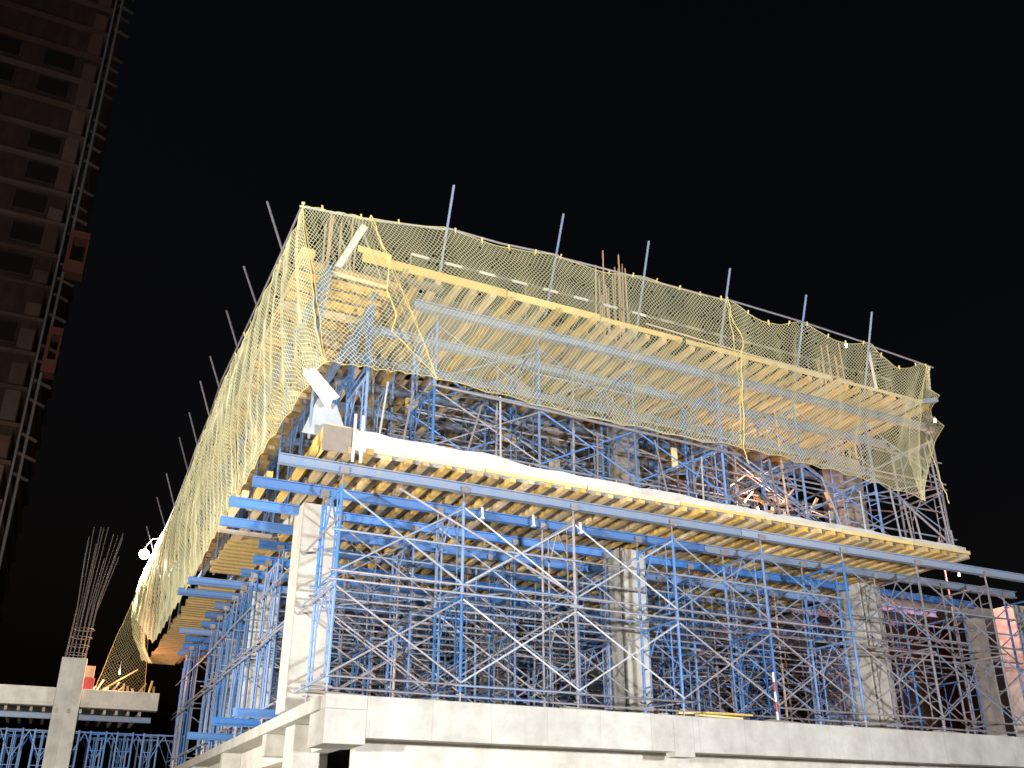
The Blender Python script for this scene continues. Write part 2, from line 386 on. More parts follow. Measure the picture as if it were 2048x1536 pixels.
pu = MB().tube((0, 0, 0), (0, 0, 1.9), 0.032, 7).tube((0, 0, 1.9), (0, 0, 3.60), 0.024, 7); pu.tube((0, 0, 1.83), (0, 0, 1.96), 0.045, 7); pu.box(-.07, .07, -.07, .07, 0, .012); pu.box(-.07, .07, -.07, .07, 3.60, 3.612)
pu = pu.mesh('slab_prop'); pl_ = sp
seen = {}
for k in range(60):
    x = random.uniform(0.8, 16.8); y = random.uniform(0.3, 9.5)
    if any(abs(x - cx) < .7 and abs(y - cy) < .7 for cx in COLX for cy in COLY): continue
    m = random.choice(['blue', 'blue', 'blue_grey', 'galv', 'rebar'])
    tag(inst('steel_prop', pu, M[m], None, (x, y, 4.66), (random.uniform(-.03, .03), random.uniform(-.03, .03), 0)), 'loose adjustable prop deep in the upper storey', 'prop', 'loose props in the upper storey')
for k in range(70):
    x = random.uniform(0.9, 19.5); y = random.uniform(3.8, 17)
    if any(abs(x - cx) < .8 and abs(y - cy) < .8 for cx in COLX for cy in COLY): continue
    m = random.choice(['blue', 'blue_grey', 'galv', 'galv', 'rebar'])
    tag(inst('steel_prop', pl_, M[m], None, (x, y, -0.215), (random.uniform(-.02, .02), random.uniform(-.02, .02), 0)), 'loose adjustable prop deep in the lower storey', 'prop', 'loose props in the lower storey')
tb = MB().tube((0, 0, 0), (4.6, 0, 0), 0.024, 6).mesh('loose_tube')
for k in range(140):
    up = k % 2; x = random.uniform(0.3, 14.5); y = random.uniform(0.4 if up else 3.8, 10.5 if up else 16); ang = random.uniform(-.30, .30) if k % 3 else random.choice((-.48, .48)); z = (4.85 if up else -0.05) + 3.3 * random.uniform(0, 1 - abs(ang) * 1.35) + max(0, ang) * 4.5 * .98
    tag(inst('brace_tube', tb, M[random.choice(['galv', 'blue', 'blue_grey', 'oldwood'])], None, (x, y, z), (0, ang, random.uniform(-.5, .5))),
        'loose brace tube clamped deep inside the %s storey' % ('upper' if up else 'lower'), 'tube', 'loose brace tubes in the %s storey' % ('upper' if up else 'lower'))
random.seed(12)
# ------------------------------------------------------------------ timber joists
jmA = MB()
def hjoist(L, w=0.135, h=0.13):            # timber beam of I section
    mb = MB(); t = 0.038
    mb.box(-w / 2, w / 2, 0, L, 0, h - 0.001)
    return mb
JM = {}
def joist_mesh(L):
    L = round(L, 1)
    if L not in JM: JM[L] = hjoist(L).mesh('joist')
    return JM[L]
count = 0
def joist(loc, L, rotz, label, group, m=None):
    global count; count += 1
    o = inst('timber_joist', joist_mesh(L), m or M['timber'], None, loc, (0, 0, rotz)); tag(o, label, 'joist', group); return o
SP = 0.40
nl = 45
for r, (y0, L) in enumerate(((-0.84, 4.5), (3.5, 4.6), (7.9, 4.6))):
    k = 0
    for i in range(nl):
        x = -0.05 + SP * i + random.uniform(-.05, .05) + (0.11 * r)
        if x > 17.2: break
        yj = y0 + random.uniform(-.05, .10) + (0.10 * x / 17 if r == 0 else 0)
        joist((x, yj, 4.321), L, random.uniform(-.018, .018), 'yellow timber joist under the lower floor, %s from the left in the %s' % (nth(i), ['front row', 'middle row', 'back row'][r]), 'timber joists under the lower floor')
for r, (y0, L) in enumerate(((-1.08, 4.6), (3.3, 4.6))):
    for i in range(40):
        x = 0.75 + 0.42 * i + random.uniform(-.05, .05)
        if x > 16.5: break
        joist((x, y0 + random.uniform(-.07, .12) + (0.05 * x / 17 if r == 0 else 0), 8.515), L, random.uniform(-.022, .022),
              'yellow timber joist under the top deck, %s from the left in the %s' % (nth(i), ['front row', 'back row'][r]), 'timber joists under the top deck')
# left overhang of the lower floor: a few joists across the girder ends
for j, (x, y, L) in enumerate(((-1.22, 1.2, 2.4), (-0.72, -0.6, 3.6), (-0.36, -0.7, 4.6), (-1.45, 2.6, 3.0), (-0.95, 3.0, 3.0))):
    joist((x, y, 4.321), L, random.uniform(-.02, .02), 'yellow timber joist lying across the girder ends at the corner, %s' % ['outer one', 'middle one', 'inner one by the slab', 'far outer one', 'far middle one'][j], 'joists on the girder ends')
# short joists across the side girders of the top deck, running along X
for i in range(58):
    y = -0.62 + 0.45 * i
    if y > 26.3: break
    x0 = -1.38 + random.uniform(-.07, .05)
    joist((x0, y, 8.400), 2.1, -math.pi / 2, 'yellow timber cross joist at the side of the top deck, %s from the front' % nth(i), 'cross joists at the side of the top deck')
# far joists that read as one mass
mb = MB()
for i in range(44):
    for (y0, L) in ((12.3, 4.6), (16.7, 4.6), (21.1, 4.6)):
        x = -0.0 + SP * i + random.uniform(-.05, .05); mb.box(x - .055, x + .055, y0, y0 + L, 4.321, 4.45)
for i in range(36):
    x = 0.9 + SP * i; mb.box(x - .055, x + .055, 7.7, 15, 8.515, 8.645)
for i in range(58):                       # side platforms of the lower floor
    y = 6.2 + 0.36 * i
    if y > 26: break
    if 9.6 < y < 10.7 or 15.6 < y < 16.1: continue
    mb.box(-1.14 + random.uniform(-.1, .05), -0.06, y, y + 0.13, 4.321, 4.45)
tag(mb.build('timber_joists', M['timber']), 'yellow timber joists deep under the floors', 'joists', None, 'stuff')

# ------------------------------------------------------------------ plywood decks with edge boards
def deck(name, label, z, xs, ys, hole=None):
    e = empty(name, (xs[0], ys[0], z)); tag(e, label, 'formwork deck')
    for i in range(len(xs) - 1):
        for j in range(len(ys) - 1):
            if hole and hole(i, j): continue
            g = 0.004
            mb = MB().box(xs[i] - xs[0] + g, xs[i + 1] - xs[0] - g, ys[j] - ys[0] + g, ys[j + 1] - ys[0] - g, 0, 0.021)
            mb.build('plywood_panel', M['ply'], e)
    return e
xs = [0.0 + 2.455 * i for i in range(8)]
d1 = deck('lower_formwork_deck', 'plywood formwork deck under the lower floor with thin yellow edge boards', 4.452, xs, [-0.59, 1.6, 4.1, 6.6, 9.1, 11.6, 16.0, 21.0, 25.9])
for i in range(7):
    x = xs[i] + 0.35 - xs[0]
    MB().box(x + .01, x + (2.43 if i < 6 else 2.1), -0.29 + .015 * i, -0.262 + .015 * i, -0.075 + .008 * i + random.uniform(-.01, .01), 0.005 + .008 * i + random.uniform(-.01, .02)).build('edge_board', M['board'], d1)
d1b = deck('side_formwork_deck', 'narrow plywood platform on the side girders of the lower floor', 4.453, [-1.12, -0.02], [6.1, 9.5, 10.8, 15.5, 16.2, 26], hole=lambda i, j: j % 2 == 1)
xs2 = [0.75 + 2.45 * i for i in range(7)]; xs2[-1] = 16.2
d2 = deck('top_formwork_deck', 'yellow plywood formwork deck on top of the building', 8.648, xs2, [-0.30, 1.5, 4.0, 6.5, 9.0, 12.0, 15, 20, 26])
for i in range(6):
    x = xs2[i] - xs2[0]; L = xs2[i + 1] - xs2[i]
    MB().box(x + .01 - (0.95 if i == 0 else 0), x + L - (.02, .03, .12, .02, .2, .05)[i], -0.775 + i * .008, -0.748 + i * .008, (-0.08, -.05, -.03, -.03, -.02, -.02)[i] + random.uniform(-.015, .015) + (0.0 if i else 0.02), (0.17, .13, .09, .09, .08, .08)[i] + random.uniform(-.015, .015)).build('edge_board', M['board'], d2)
d3 = deck('side_top_deck', 'plywood strip over the cross joists at the side of the top deck', 8.533, [-1.36, 0.70], [-0.70, 2.4, 4.9, 7.4, 9.9, 12.4, 14.9, 17.4, 19.9, 22.4, 26])
for j in range(8):
    y = 0.1 + 3.1 * j
    MB().box(-0.03, -0.005, y, y + 3.0, -0.04, 0.12).build('edge_board', M['board'], d3)
# long yellow boards stacked near the corner of the top deck
for i, (x0, x1, y, z, h, w) in enumerate(((-0.30, 0.45, -1.05, 8.90, 0.13, 0.05), (-0.75, 0.45, -0.80, 8.30, 0.07, 0.06), (-0.10, 1.70, -0.92, 8.50, 0.12, 0.16), (-1.45, -1.15, -0.72, 8.66, 0.14, 0.3))):
    o = MB().beam((x0, y, z), (x1, y + .02, z - .02), w, h).build('loose_board', M['ply'] if i == 2 else M['board'], None, 0.004)
    tag(o, ['bright yellow board standing on edge at the front corner of the top deck', 'yellow board hung below the corner of the top deck', 'brownish board lying under the corner edge board', 'stubby timber block on the far corner of the top deck'][i], 'board', 'loose boards at the corner')

# ------------------------------------------------------------------ guard posts, rails and striped handrail of the top deck
FP = [(1.57, 1.58, 10.72), (4.24, 4.33, 10.81), (6.69, 6.70, 10.78), (9.14, 9.16, 10.71), (11.63, 11.67, 10.62), (14.02, 13.98, 10.68)]
for i, (xb, xt, zt) in enumerate(FP):
    yt = -1 - .35 * (zt - 8.7)
    o = MB().tube((xb, -1.0 + .08, 8.45), (xt, yt, zt), 0.029, 8).build('guard_pole', M['blue_grey']); tag(o, 'pale blue leaning pole rising above the front net, %s from the left' % nth(i), 'pole', 'leaning poles along the front')
LPY = [1.53, 4.4, 7.07, 9.93, 12.06, 14.57, 17.3, 21.22, 24.8, 29.13]
LPY2 = [1.31, 3.98, 6.63, 9.51, 11.74, 14.32, 16.77, 20.89, 23.74, 28.07]
for i, y in enumerate(LPY):
    zt = 11.35 - 0.1 * (i % 2); 
    o = MB().tube((-1.02, LPY2[i] - 0.3, 8.45), (-1.93, y, zt), 0.029, 8).build('guard_pole', M['galv']); tag(o, 'grey leaning pole rising above the side net, %s from the corner' % nth(i), 'pole', 'leaning poles along the side')
FR = [(-1.64, -1.26, 9.43), (-0.16, -1.29, 9.54), (1.56, -1.37, 9.77), (2.87, -1.37, 9.76), (4.33, -1.40, 9.85), (6.73, -1.42, 9.90), (9.15, -1.43, 9.93), (11.61, -1.42, 9.90), (14.0, -1.39, 9.82), (16.48, -1.35, 9.70)]
names = ['short white-grey pipe at the corner, top of the front net', 'second pipe along the top of the front net', 'third pipe along the top of the front net', 'fourth pipe along the top of the front net, between the tallest poles',
         'fifth pipe along the top of the front net', 'sixth pipe along the top of the front net', 'seventh pipe along the top of the front net', 'eighth pipe along the top of the front net', 'last pipe at the right end of the front net']
segs = [(0, 2), (2, 4), (4, 6), (6, 8), (8, 9)]
for i, (a, b) in enumerate(segs):
    pts = [Vector(p) + Vector((0, -0.03 if i % 2 else 0.03, 0)) for p in FR[a:b + 1]]
    o = MB().path(pts, 0.024, 7).build('net_rail', M['pale'] if i == 0 else M['galv']); tag(o, ['pale pipe holding the top of the front net at the corner', 'grey pipe holding the front net between first and second leaning poles', 'grey pipe holding the front net above the tall rebar', 'grey pipe holding the sagging front net right of the seam', 'last grey pipe at the right end of the front net'][i], 'pipe', 'pipes along the top of the net')
LR = [(-1.56, -1.28, 9.44), (-1.53, 1.0, 9.62), (-1.54, 3.5, 9.72), (-1.56, 6.1, 9.80), (-1.58, 8.9, 9.95), (-1.55, 11.1, 9.75), (-1.55, 13.7, 9.75), (-1.52, 15.8, 9.58), (-1.50, 19.6, 9.40), (-1.50, 22.4, 9.38), (-1.55, 26.5, 9.6)]
for i in range(5):
    pts = [Vector(p) + Vector((-0.035, 0, 0.03 * (i % 2))) for p in LR[2 * i:2 * i + 3]]
    o = MB().path(pts, 0.024, 7).build('net_rail', M['galv']); tag(o, 'grey pipe along the top of the side net, %s from the corner' % nth(i), 'pipe', 'pipes along the top of the net')
# striped handrail seen through the net
hr = empty('striped_handrail', (1.0, 0.2, 8.67)); tag(hr, 'white and grey striped handrail standing on the top deck behind the front net', 'handrail')
k = 0; x = 0.3
while x < 15.5:
    L = 0.42 if k % 2 == 0 else 0.45
    if x > 6.6 and k % 2 == 0: m = M['oldwood']
    else: m = M['white'] if k % 2 == 0 else M['housing']
    MB().beam((x, 0, 1.33), (x + L, 0, 1.33), 0.03, 0.06).build('rail_length', m, hr); x += L; k += 1
for x in (0.3, 3.3, 6.3, 9.3, 12.3, 15.3): MB().tube((x, 0.03, 0), (x, 0.03, 1.36), 0.022, 6).build('post', M['galv'], hr)
tag(MB().path([(7.6, -0.1, 9.55), (11.0, -0.1, 9.42), (14.6, -0.1, 9.40)], 0.022, 6).build('timber_rail', M['rebar']), 'thin brown rail sagging above the right half of the top deck', 'rail')
# white sloping pole behind the corner net
tag(MB().beam((-0.22, -1.18, 9.42), (-0.62, -0.55, 8.55), 0.13, 0.08).build('white_post', M['white'], None, 0.004), 'white slanting post behind the corner of the front net', 'post')
tag(MB().beam((14.15, -1.22, 9.72), (14.45, -1.0, 8.72), 0.07, 0.07).build('white_post', M['white'], None, 0.004), 'white slanting post near the right end of the front net', 'post')
tag(MB().beam((15.5, -1.0, 8.5), (16.9, -0.9, 8.95), 0.10, 0.14).build('outrigger_board', M['greypanel'], None, 0.004), 'pale board jutting out at the right end of the top deck', 'board')
for i, (x, z) in enumerate(((13.4, 9.72), (16.35, 8.05))):
    e = empty('small_lamp', (x, -1.15, z)); tag(e, ['small warm lamp hung under the net rail near the right end', 'small lamp glinting at the right end of the net'][i], 'lamp')
    MB().tube((0, 0, 0), (0, 0, 0.09), 0.03, 8).build('bulb', M['bulbwarm'], e); MB().tube((0, 0, 0.09), (0, 0, 0.15), 0.035, 8).build('socket', M['housing'], e)

# ------------------------------------------------------------------ nets
def lerp(a, b, t): return a + (b - a) * t
def poly(pts):
    P = np.array(pts, float); d = np.r_[0, np.cumsum(np.linalg.norm(np.diff(P, axis=0), axis=1))]; d /= d[-1]
    return lambda u: np.stack([np.interp(u, d, P[:, k]) for k in range(3)], -1)
def net_cords(V, r):        # V: (nu,nv,3) node grid -> verts, faces of 3-sided cords in a diamond lattice
    nu, nv = V.shape[:2]; I, J = np.meshgrid(np.arange(nu - 1), np.arange(nv - 1), indexing='ij')
    ev = (I + J) % 2 == 0
    A = np.concatenate([V[I[ev], J[ev]], V[I[~ev] + 1, J[~ev]]]); B = np.concatenate([V[I[ev] + 1, J[ev] + 1], V[I[~ev], J[~ev] + 1]])
    keep = rng.random(len(A)) > 0.02; A = A[keep]; B = B[keep]
    return cords(A, B, r)
def cords(A, B, r):
    d = B - A; d /= np.linalg.norm(d, axis=1, keepdims=True) + 1e-9
    ref = np.where(np.abs(d[:, 1:2]) < 0.8, np.array([[0, 1., 0]]), np.array([[1., 0, 0]]))
    a = np.cross(d, ref); a /= np.linalg.norm(a, axis=1, keepdims=True) + 1e-9; b = np.cross(d, a)
    ring = [a * math.cos(t) * r + b * math.sin(t) * r for t in (0, 2.094, 4.189)]
    n = len(A); vs = np.stack([A + ring[0], A + ring[1], A + ring[2], B + ring[0], B + ring[1], B + ring[2]], 1).reshape(-1, 3)
    base = (np.arange(n) * 6)[:, None, None]
    f = np.array([[0, 1, 4, 3], [1, 2, 5, 4], [2, 0, 3, 5]])[None] + base
    return vs, f.reshape(-1, 4)
def np_mesh(name, parts):
    vs = []; fs = []; o = 0
    for v, f in parts: vs.append(v); fs.append(f + o); o += len(v)
    v = np.concatenate(vs); f = np.concatenate(fs)
    me = bpy.data.meshes.new(name); me.vertices.add(len(v)); me.vertices.foreach_set('co', v.astype(np.float32).ravel())
    me.loops.add(f.size); me.loops.foreach_set('vertex_index', f.astype(np.int32).ravel())
    me.polygons.add(len(f)); me.polygons.foreach_set('loop_start', np.arange(0, f.size, 4, dtype=np.int32))
    me.update(calc_edges=True); me.validate(); return me
def waves(u, v, seed, amp):
    rs = np.random.default_rng(seed); s = 0
    for k in range(7):
        s = s + np.sin(u * rs.uniform(3, 26) + v * rs.uniform(-6, 6) + rs.uniform(0, 6)) * rs.uniform(.4, 1) / (1 + k * .3)
    return s * amp
def net(name, label, top, bot, nrm, cell=0.050, r=0.0056, belly=0.12, sag=None, seed=1, group=None, m='net', pinch=None, bsag=0.05, ntie=7, fold=0.035, length=None):
    T = poly(top); B = poly(bot)
    us0 = np.linspace(0, 1, 200); Lt = np.linalg.norm(np.diff(T(us0), axis=0), axis=1).sum(); Lh = np.linalg.norm(T(us0) - B(us0), axis=1).mean()
    nu = int((length or Lt) / cell); nv = int(Lh / cell)
    u = np.linspace(0, 1, nu); v = np.linspace(0, 1, nv)
    U, Vv = np.meshgrid(u, v, indexing='ij')
    t = T(u)[:, None, :]; b = B(u)[:, None, :]
    if sag is not None:
        s = sag(u)[:, None]; t = t.copy(); t[..., 2] -= s
    b = b.copy(); b[..., 2] += (np.abs(np.sin(u * math.pi * ntie)) * bsag)[:, None]
    P = t * (1 - Vv[..., None]) + b * Vv[..., None]
    w = waves(U * 3, Vv, seed, fold) * np.sin(np.pi * np.clip(Vv * .9 + .1, 0, 1)) + np.sin(np.pi * Vv) * belly
    P = P + w[..., None] * np.array(nrm, float)
    P[..., 0] += waves(Vv * 2, U, seed + 9, 0.012); P[..., 2] += waves(Vv, U * 4, seed + 5, 0.012)
    if pinch is not None: P = pinch(P, U, Vv)
    e = empty(name, tuple(P[0, 0])); tag(e, label, 'net', group); O = np.array(e.location)
    P = P - O
    me = np_mesh('mesh', [net_cords(P, r)]); o = obj('netting', me, M[m], e)
    kn = [P[i, 0] for i in range(0, nu, max(6, int(0.7 / cell)))]
    kb = MB()
    for q in kn:
        if random.random() < .8: kb.tube(q + np.array([random.uniform(-.05, .05), -.02, .06]), q + np.array([0, .01, random.uniform(-.10, -.03)]), random.uniform(.015, .03), 6, .012)
    kb.build('tie_knots', M['rope'], e)
    for edge in (P[:, 0], P[:, -1], P[0, :], P[-1, :]):
        mb = cords(edge[:-1], edge[1:], 0.009); obj('border_rope', np_mesh('border_rope', [mb]), M['rope'], e)
    return P + O
g = 'safety nets round the top of the building'
top1 = [(-1.60, -1.27, 9.43), (-0.16, -1.31, 9.54)]
net('safety_net', 'yellow safety net panel wrapping the front left corner, between pale pipe and seam rope', top1, [(-0.75, -0.95, 6.10), (1.80, -0.50, 6.50)], (0, -1, 0), belly=0.10, seed=3, group=g, length=2.3, fold=0.05)
ipole = [(x, zt) for (_, x, zt) in FP]
def scal(x0, x1, pts, amps):
    def f(u):
        x = x0 + (x1 - x0) * u; s = np.zeros_like(x)
        for a, b, amp in amps: 
            m = (x > a) & (x < b); s[m] += amp * np.sin((x[m] - a) / (b - a) * math.pi)
        return s
    return f
top2 = [(-0.16, -1.31, 9.54)] + [tuple(p) for p in FR[2:7]]
top2 = [(x, y - .03, z) for x, y, z in top2]
net('safety_net', 'long yellow safety net panel of the front, between the two seam ropes', top2, [(1.80, -0.50, 6.50), (4.96, -.5, 6.29), (7.27, -.5, 6.29), (9.94, -.5, 6.32)], (0, -1, 0), fold=0.055, belly=0.10, seed=5, group=g,
    sag=scal(-0.16, 9.15, None, [(0, 1.5, .05), (1.56, 4.3, .08), (4.4, 6.6, .13), (6.75, 9.1, .06)]), bsag=0.06)
top3 = [(9.15, -1.46, 9.93), (11.61, -1.45, 9.90), (14.0, -1.42, 9.82), (16.15, -1.38, 9.68)]
def pinch3(P, U, V):
    k = np.clip((U - .8) / .2, 0, 1); P[..., 0] -= 0.35 * k * np.sin(np.pi * np.clip((V - 0.05) / .9, 0, 1)) * 1.0; return P
net('safety_net', 'right-hand yellow safety net panel of the front, sagging below its pipe', top3, [(9.94, -.5, 6.32), (12.19, -.5, 6.25), (14.6, -.5, 6.1), (15.9, -.62, 5.85)], (0, -1, 0), fold=0.055, belly=0.10, seed=7, group=g,
    sag=scal(9.15, 16.15, None, [(9.3, 11.5, .34), (11.7, 13.9, .24), (14.1, 15.9, .42)]), bsag=0.07, pinch=pinch3)
# return panel at the right end
net('safety_net', 'ragged yellow safety net panel hanging off the right end of the top deck', [(16.15, -1.38, 9.66), (16.05, -1.1, 8.9), (15.6, -1.0, 8.2), (15.5, -.8, 7.0), (15.9, -.62, 5.85)],
    [(16.3, -1.33, 9.6), (16.62, -1.0, 9.16), (17.28, -.75, 9.25), (16.82, -.72, 8.75), (16.80, -.72, 8.5), (17.25, -.72, 8.28), (16.78, -.7, 7.75), (16.35, -.68, 6.9), (16.05, -.65, 6.2), (15.98, -.64, 5.8)], (0.2, -1, 0), belly=0.03, seed=9, group=g, bsag=0, fold=0.015, length=4.4)
# side nets
def lp(a, b): return [(x, y, z) for (x, y, z) in LR if a <= y <= b]
sb = [(-0.75, -0.95, 6.1), (-1.22, 1.7, 5.25), (-1.40, 6.6, 4.75), (-1.48, 11.4, 4.15), (-1.5, 16, 4.15), (-1.5, 20.7, 4.1), (-2.1, 26.5, 6.4)]
SBP = poly(sb)
def cut(ya, yb):
    out = []
    for k in range(9):
        y = ya + (yb - ya) * k / 8
        xs_ = np.interp(y, [p[1] for p in sb], [p[0] for p in sb]); zs_ = np.interp(y, [p[1] for p in sb], [p[2] for p in sb]); out.append((xs_, y, zs_))
    return out
def cutt(ya, yb):
    return [(np.interp(y, [p[1] for p in LR], [p[0] for p in LR]), y, np.interp(y, [p[1] for p in LR], [p[2] for p in LR])) for y in np.linspace(ya, yb, 9)]
for i, (ya, yb) in enumerate(((-1.27, 4.6), (4.6, 11.0), (11.0, 18.2), (18.2, 26.5))):
    y0b = -0.95 if i == 0 else ya
    net('safety_net', 'yellow safety net panel along the side of the building, %s from the corner' % nth(i), cutt(ya, yb), cut(y0b, yb), (-1, 0, 0), belly=[.12, .20, .22, .10][i], seed=20 + i, group=g,
        sag=lambda u: 0.05 * np.abs(np.sin(u * 8)), fold=0.05, bsag=0.12, cell=0.052 if i < 2 else 0.075, r=0.0085 if i < 2 else 0.0125)
# seam ropes
def rope(pts, label, r=0.012, name='seam_rope'):
    C = []
    P = [Vector(p) for p in pts]
    for a, b in zip(P[:-1], P[1:]):
        for k in range(4): C.append(a.lerp(b, k / 4) + Vector((random.uniform(-.02, .02), random.uniform(-.02, .02), 0)))
    C.append(P[-1]); tag(MB().path(C, r, 6).build(name, M['rope']), label, 'rope', 'ropes on the net'); 
rope([(-0.13, -1.36, 9.56), (0.05, -1.40, 9.05), (0.35, -1.35, 8.5), (0.32, -1.25, 7.9), (0.62, -1.1, 7.5), (0.55, -1.0, 7.1), (1.80, -0.56, 6.50)], 'yellow seam rope hanging by the left corner of the front net')
rope([(9.16, -1.50, 9.95), (9.25, -1.45, 9.5), (9.6, -1.4, 8.9), (9.62, -1.2, 8.3), (9.72, -1.0, 7.5), (9.86, -.8, 6.9), (9.95, -0.58, 6.30), (10.05, -.6, 5.9)], 'yellow seam rope hanging in the middle of the front net', 0.014)
rope([(16.40, -.72, 7.75), (16.55, -.7, 7.1), (16.72, -.7, 6.4), (16.84, -.7, 5.85)], 'loose rope end dangling free at the right end of the net', 0.012)
# pipe under the bottom edge of the front net
tag(MB().tube((1.75, -0.36, 6.42), (10.0, -0.36, 6.22), 0.035, 8).build('bottom_pipe', M['galv']), 'grey pipe along the bottom edge of the front net', 'pipe')

# ------------------------------------------------------------------ corner clutter on the lower slab
def sheet(name, pts, m, label, cat, thick=0.02, sub=8, crumple=0.04, seed=1):
    a, b, c_, d = [np.array(p, float) for p in pts]; n = sub; mb = MB(); rs = np.random.default_rng(seed)
    nn = np.cross(b - a, d - a); nn /= np.linalg.norm(nn)
    for s in (0, 1):
        for i in range(n + 1):
            for j in range(n + 1):
                u, v = i / n, j / n; p = (a * (1 - u) + b * u) * (1 - v) + (d * (1 - u) + c_ * u) * v
                w = crumple * (math.sin(u * 7 + v * 5 + seed) + .6 * math.sin(u * 15 - v * 9)) * (0.4 + 0.6 * math.sin(u * 3 + 1))
                mb.v.append(tuple(p + nn * (w + s * thick)))
    k = (n + 1) ** 2
    for i in range(n):
        for j in range(n):
            q = i * (n + 1) + j
            mb.f.append((q, q + 1, q + n + 2, q + n + 1)); mb.f.append((k + q, k + q + n + 1, k + q + n + 2, k + q + 1))
    def side(idx):
        for x, y in zip(idx[:-1], idx[1:]): mb.f.append((x, y, y + k, x + k))
    side([i * (n + 1) for i in range(n + 1)]); side([n * (n + 1) + j for j in range(n + 1)]); side([i * (n + 1) + n for i in range(n, -1, -1)]); side([j for j in range(n, -1, -1)])
    o = mb.build(name, m, None, 0, crumple > 0.01); tag(o, label, cat); return o
sheet('tarpaulin', [(-1.12, -.38, 6.10), (-0.86, -.50, 6.18), (-0.28, -.45, 5.66), (-0.58, -.60, 5.30)], M['tarp'], 'crumpled white tarpaulin hung on the corner scaffold', 'tarpaulin', 0.012, 14, 0.075, 2)
sheet('grey_sheet', [(-0.95, -.30, 4.80), (-0.02, -.42, 4.72), (-0.30, -.30, 5.52), (-0.68, -.22, 5.62)], M['greypanel'], 'grey sheet panel leaning at the corner below the white tarpaulin', 'panel', 0.03, 6, 0.006, 3)
bx = empty('corner_formwork_box', (0.0, -0.75, 4.45)); tag(bx, 'small timber formwork box with upright posts at the slab corner', 'formwork')
MB().box(-0.62, -0.02, 0.0, 0.05, -0.12, 0.42).build('side_panel', M['ply'], bx, 0.004)
MB().box(-0.62, -0.57, 0.052, 0.9, -0.12, 0.40).build('side_panel', M['board'], bx, 0.004)
MB().box(-0.50, 0.10, 0.06, 0.35, 0.42, 0.47).build('top_board', M['board'], bx, 0.004)
for x in (-0.04, 0.12): MB().box(x, x + .05, -0.08, -0.03, -0.3, 0.72).build('post', M['white'], bx, 0.004)
# pipes and boards standing on the lower slab edge
for i, (x, dx, z1) in enumerate(((0.55, 0.22, 6.3), (1.05, 0.3, 6.2), (2.45, .5, 6.2), (3.3, 0.1, 6.5), (5.7, .2, 6.1), (7.6, -0.1, 6.2), (8.6, .25, 6.0), (10.9, .1, 6.3), (12.9, -.2, 6.1), (13.7, .3, 5.9))):
    tag(MB().tube((x, -0.55, 4.66), (x + dx, -0.28, z1), 0.024, 7).build('loose_pipe', M['pale'] if i % 3 == 0 else M['galv']), 'slim grey pipe leaning on the edge of the white slab, %s from the left' % nth(i), 'pipe', 'leaning pipes on the slab edge')
for i, x in enumerate((3.95, 6.15, 8.35, 10.95)):
    e = MB(); p = Vector((x, -0.62, 4.70)); q = Vector((x + 0.62, 0.35, 5.12))
    e.beam(p, q, 0.16, 0.03); e.beam(p + Vector((0, 0, .07)), q + Vector((0, 0, .07)), 0.02, 0.11)
    tag(e.build('raking_channel', M['galv'] if i < 2 else M['blue_grey'], None), 'steel channel jutting over the white slab edge, %s from the left' % nth(i), 'steel channel', 'channels on the slab edge')
# stacked timber and boards inside
random.seed(77)
def pile(x, y, z, n, label, L=1.8, mats=('timber', 'oldwood', 'board'), spread=0.5, tilt=0.12, name='plank'):
    for k in range(n):
        a = random.uniform(-.35, .35); l = L * random.uniform(.6, 1); zz = z + 0.035 + k * 0.052
        c = Vector((x + random.uniform(-spread, spread) * .5, y + random.uniform(-spread, spread), zz)); d = Vector((math.cos(a), math.sin(a), random.uniform(-tilt, tilt) * .15)) * l / 2
        o = MB().beam(c - d, c + d, random.uniform(.08, .2), .045).build(name, M[random.choice(mats)], None)
        tag(o, '%s, %s board from the bottom' % (label, nth(k)), 'plank', label)
pile(9.6, 1.1, -0.22, 7, 'loose planks stacked on the lower slab behind the middle column')
pile(19.2, 6.2, -0.22, 7, 'old planks stacked on the lower slab at the far right', 2.6, ('oldwood', 'rebar'))
pile(12.8, 2.0, 4.68, 9, 'warm lit planks heaped on the upper slab', 2.0, ('timber', 'rebar', 'board'))
for k in range(46):
    x = random.uniform(10.6, 14.6); y = random.uniform(0.6, 3.4); z = random.uniform(4.75, 6.3)
    v = Vector((random.uniform(-1, 1), random.uniform(-.6, .6), random.uniform(-.5, .5))).normalized() * random.uniform(.12, .4)
    tag(MB().beam(Vector((x, y, z)) - v, Vector((x, y, z)) + v, random.uniform(.06, .14), .03).build('timber_offcut', M[random.choice(['rebar', 'rebar', 'ply', 'timber', 'galv', 'oldwood'])]),
        'small lit offcut caught among the braces near the warm lamp', 'board', 'offcuts caught around the warm lamp')
pile(11.6, 1.2, 4.68, 6, 'reddish planks heaped on the upper slab by the lamp', 1.2, ('rebar', 'timber'), 1.0)
pile(14.2, 1.0, 4.68, 6, 'mixed planks heaped on the upper slab near its right end', 1.4, ('rebar', 'greypanel', 'timber'), 1.0)
pile(3.3, 1.6, 4.68, 5, 'boards stacked on the upper slab near the corner', 1.6)
pile(7.0, 2.2, 4.68, 6, 'boards stacked on the upper slab in the middle', 1.6)
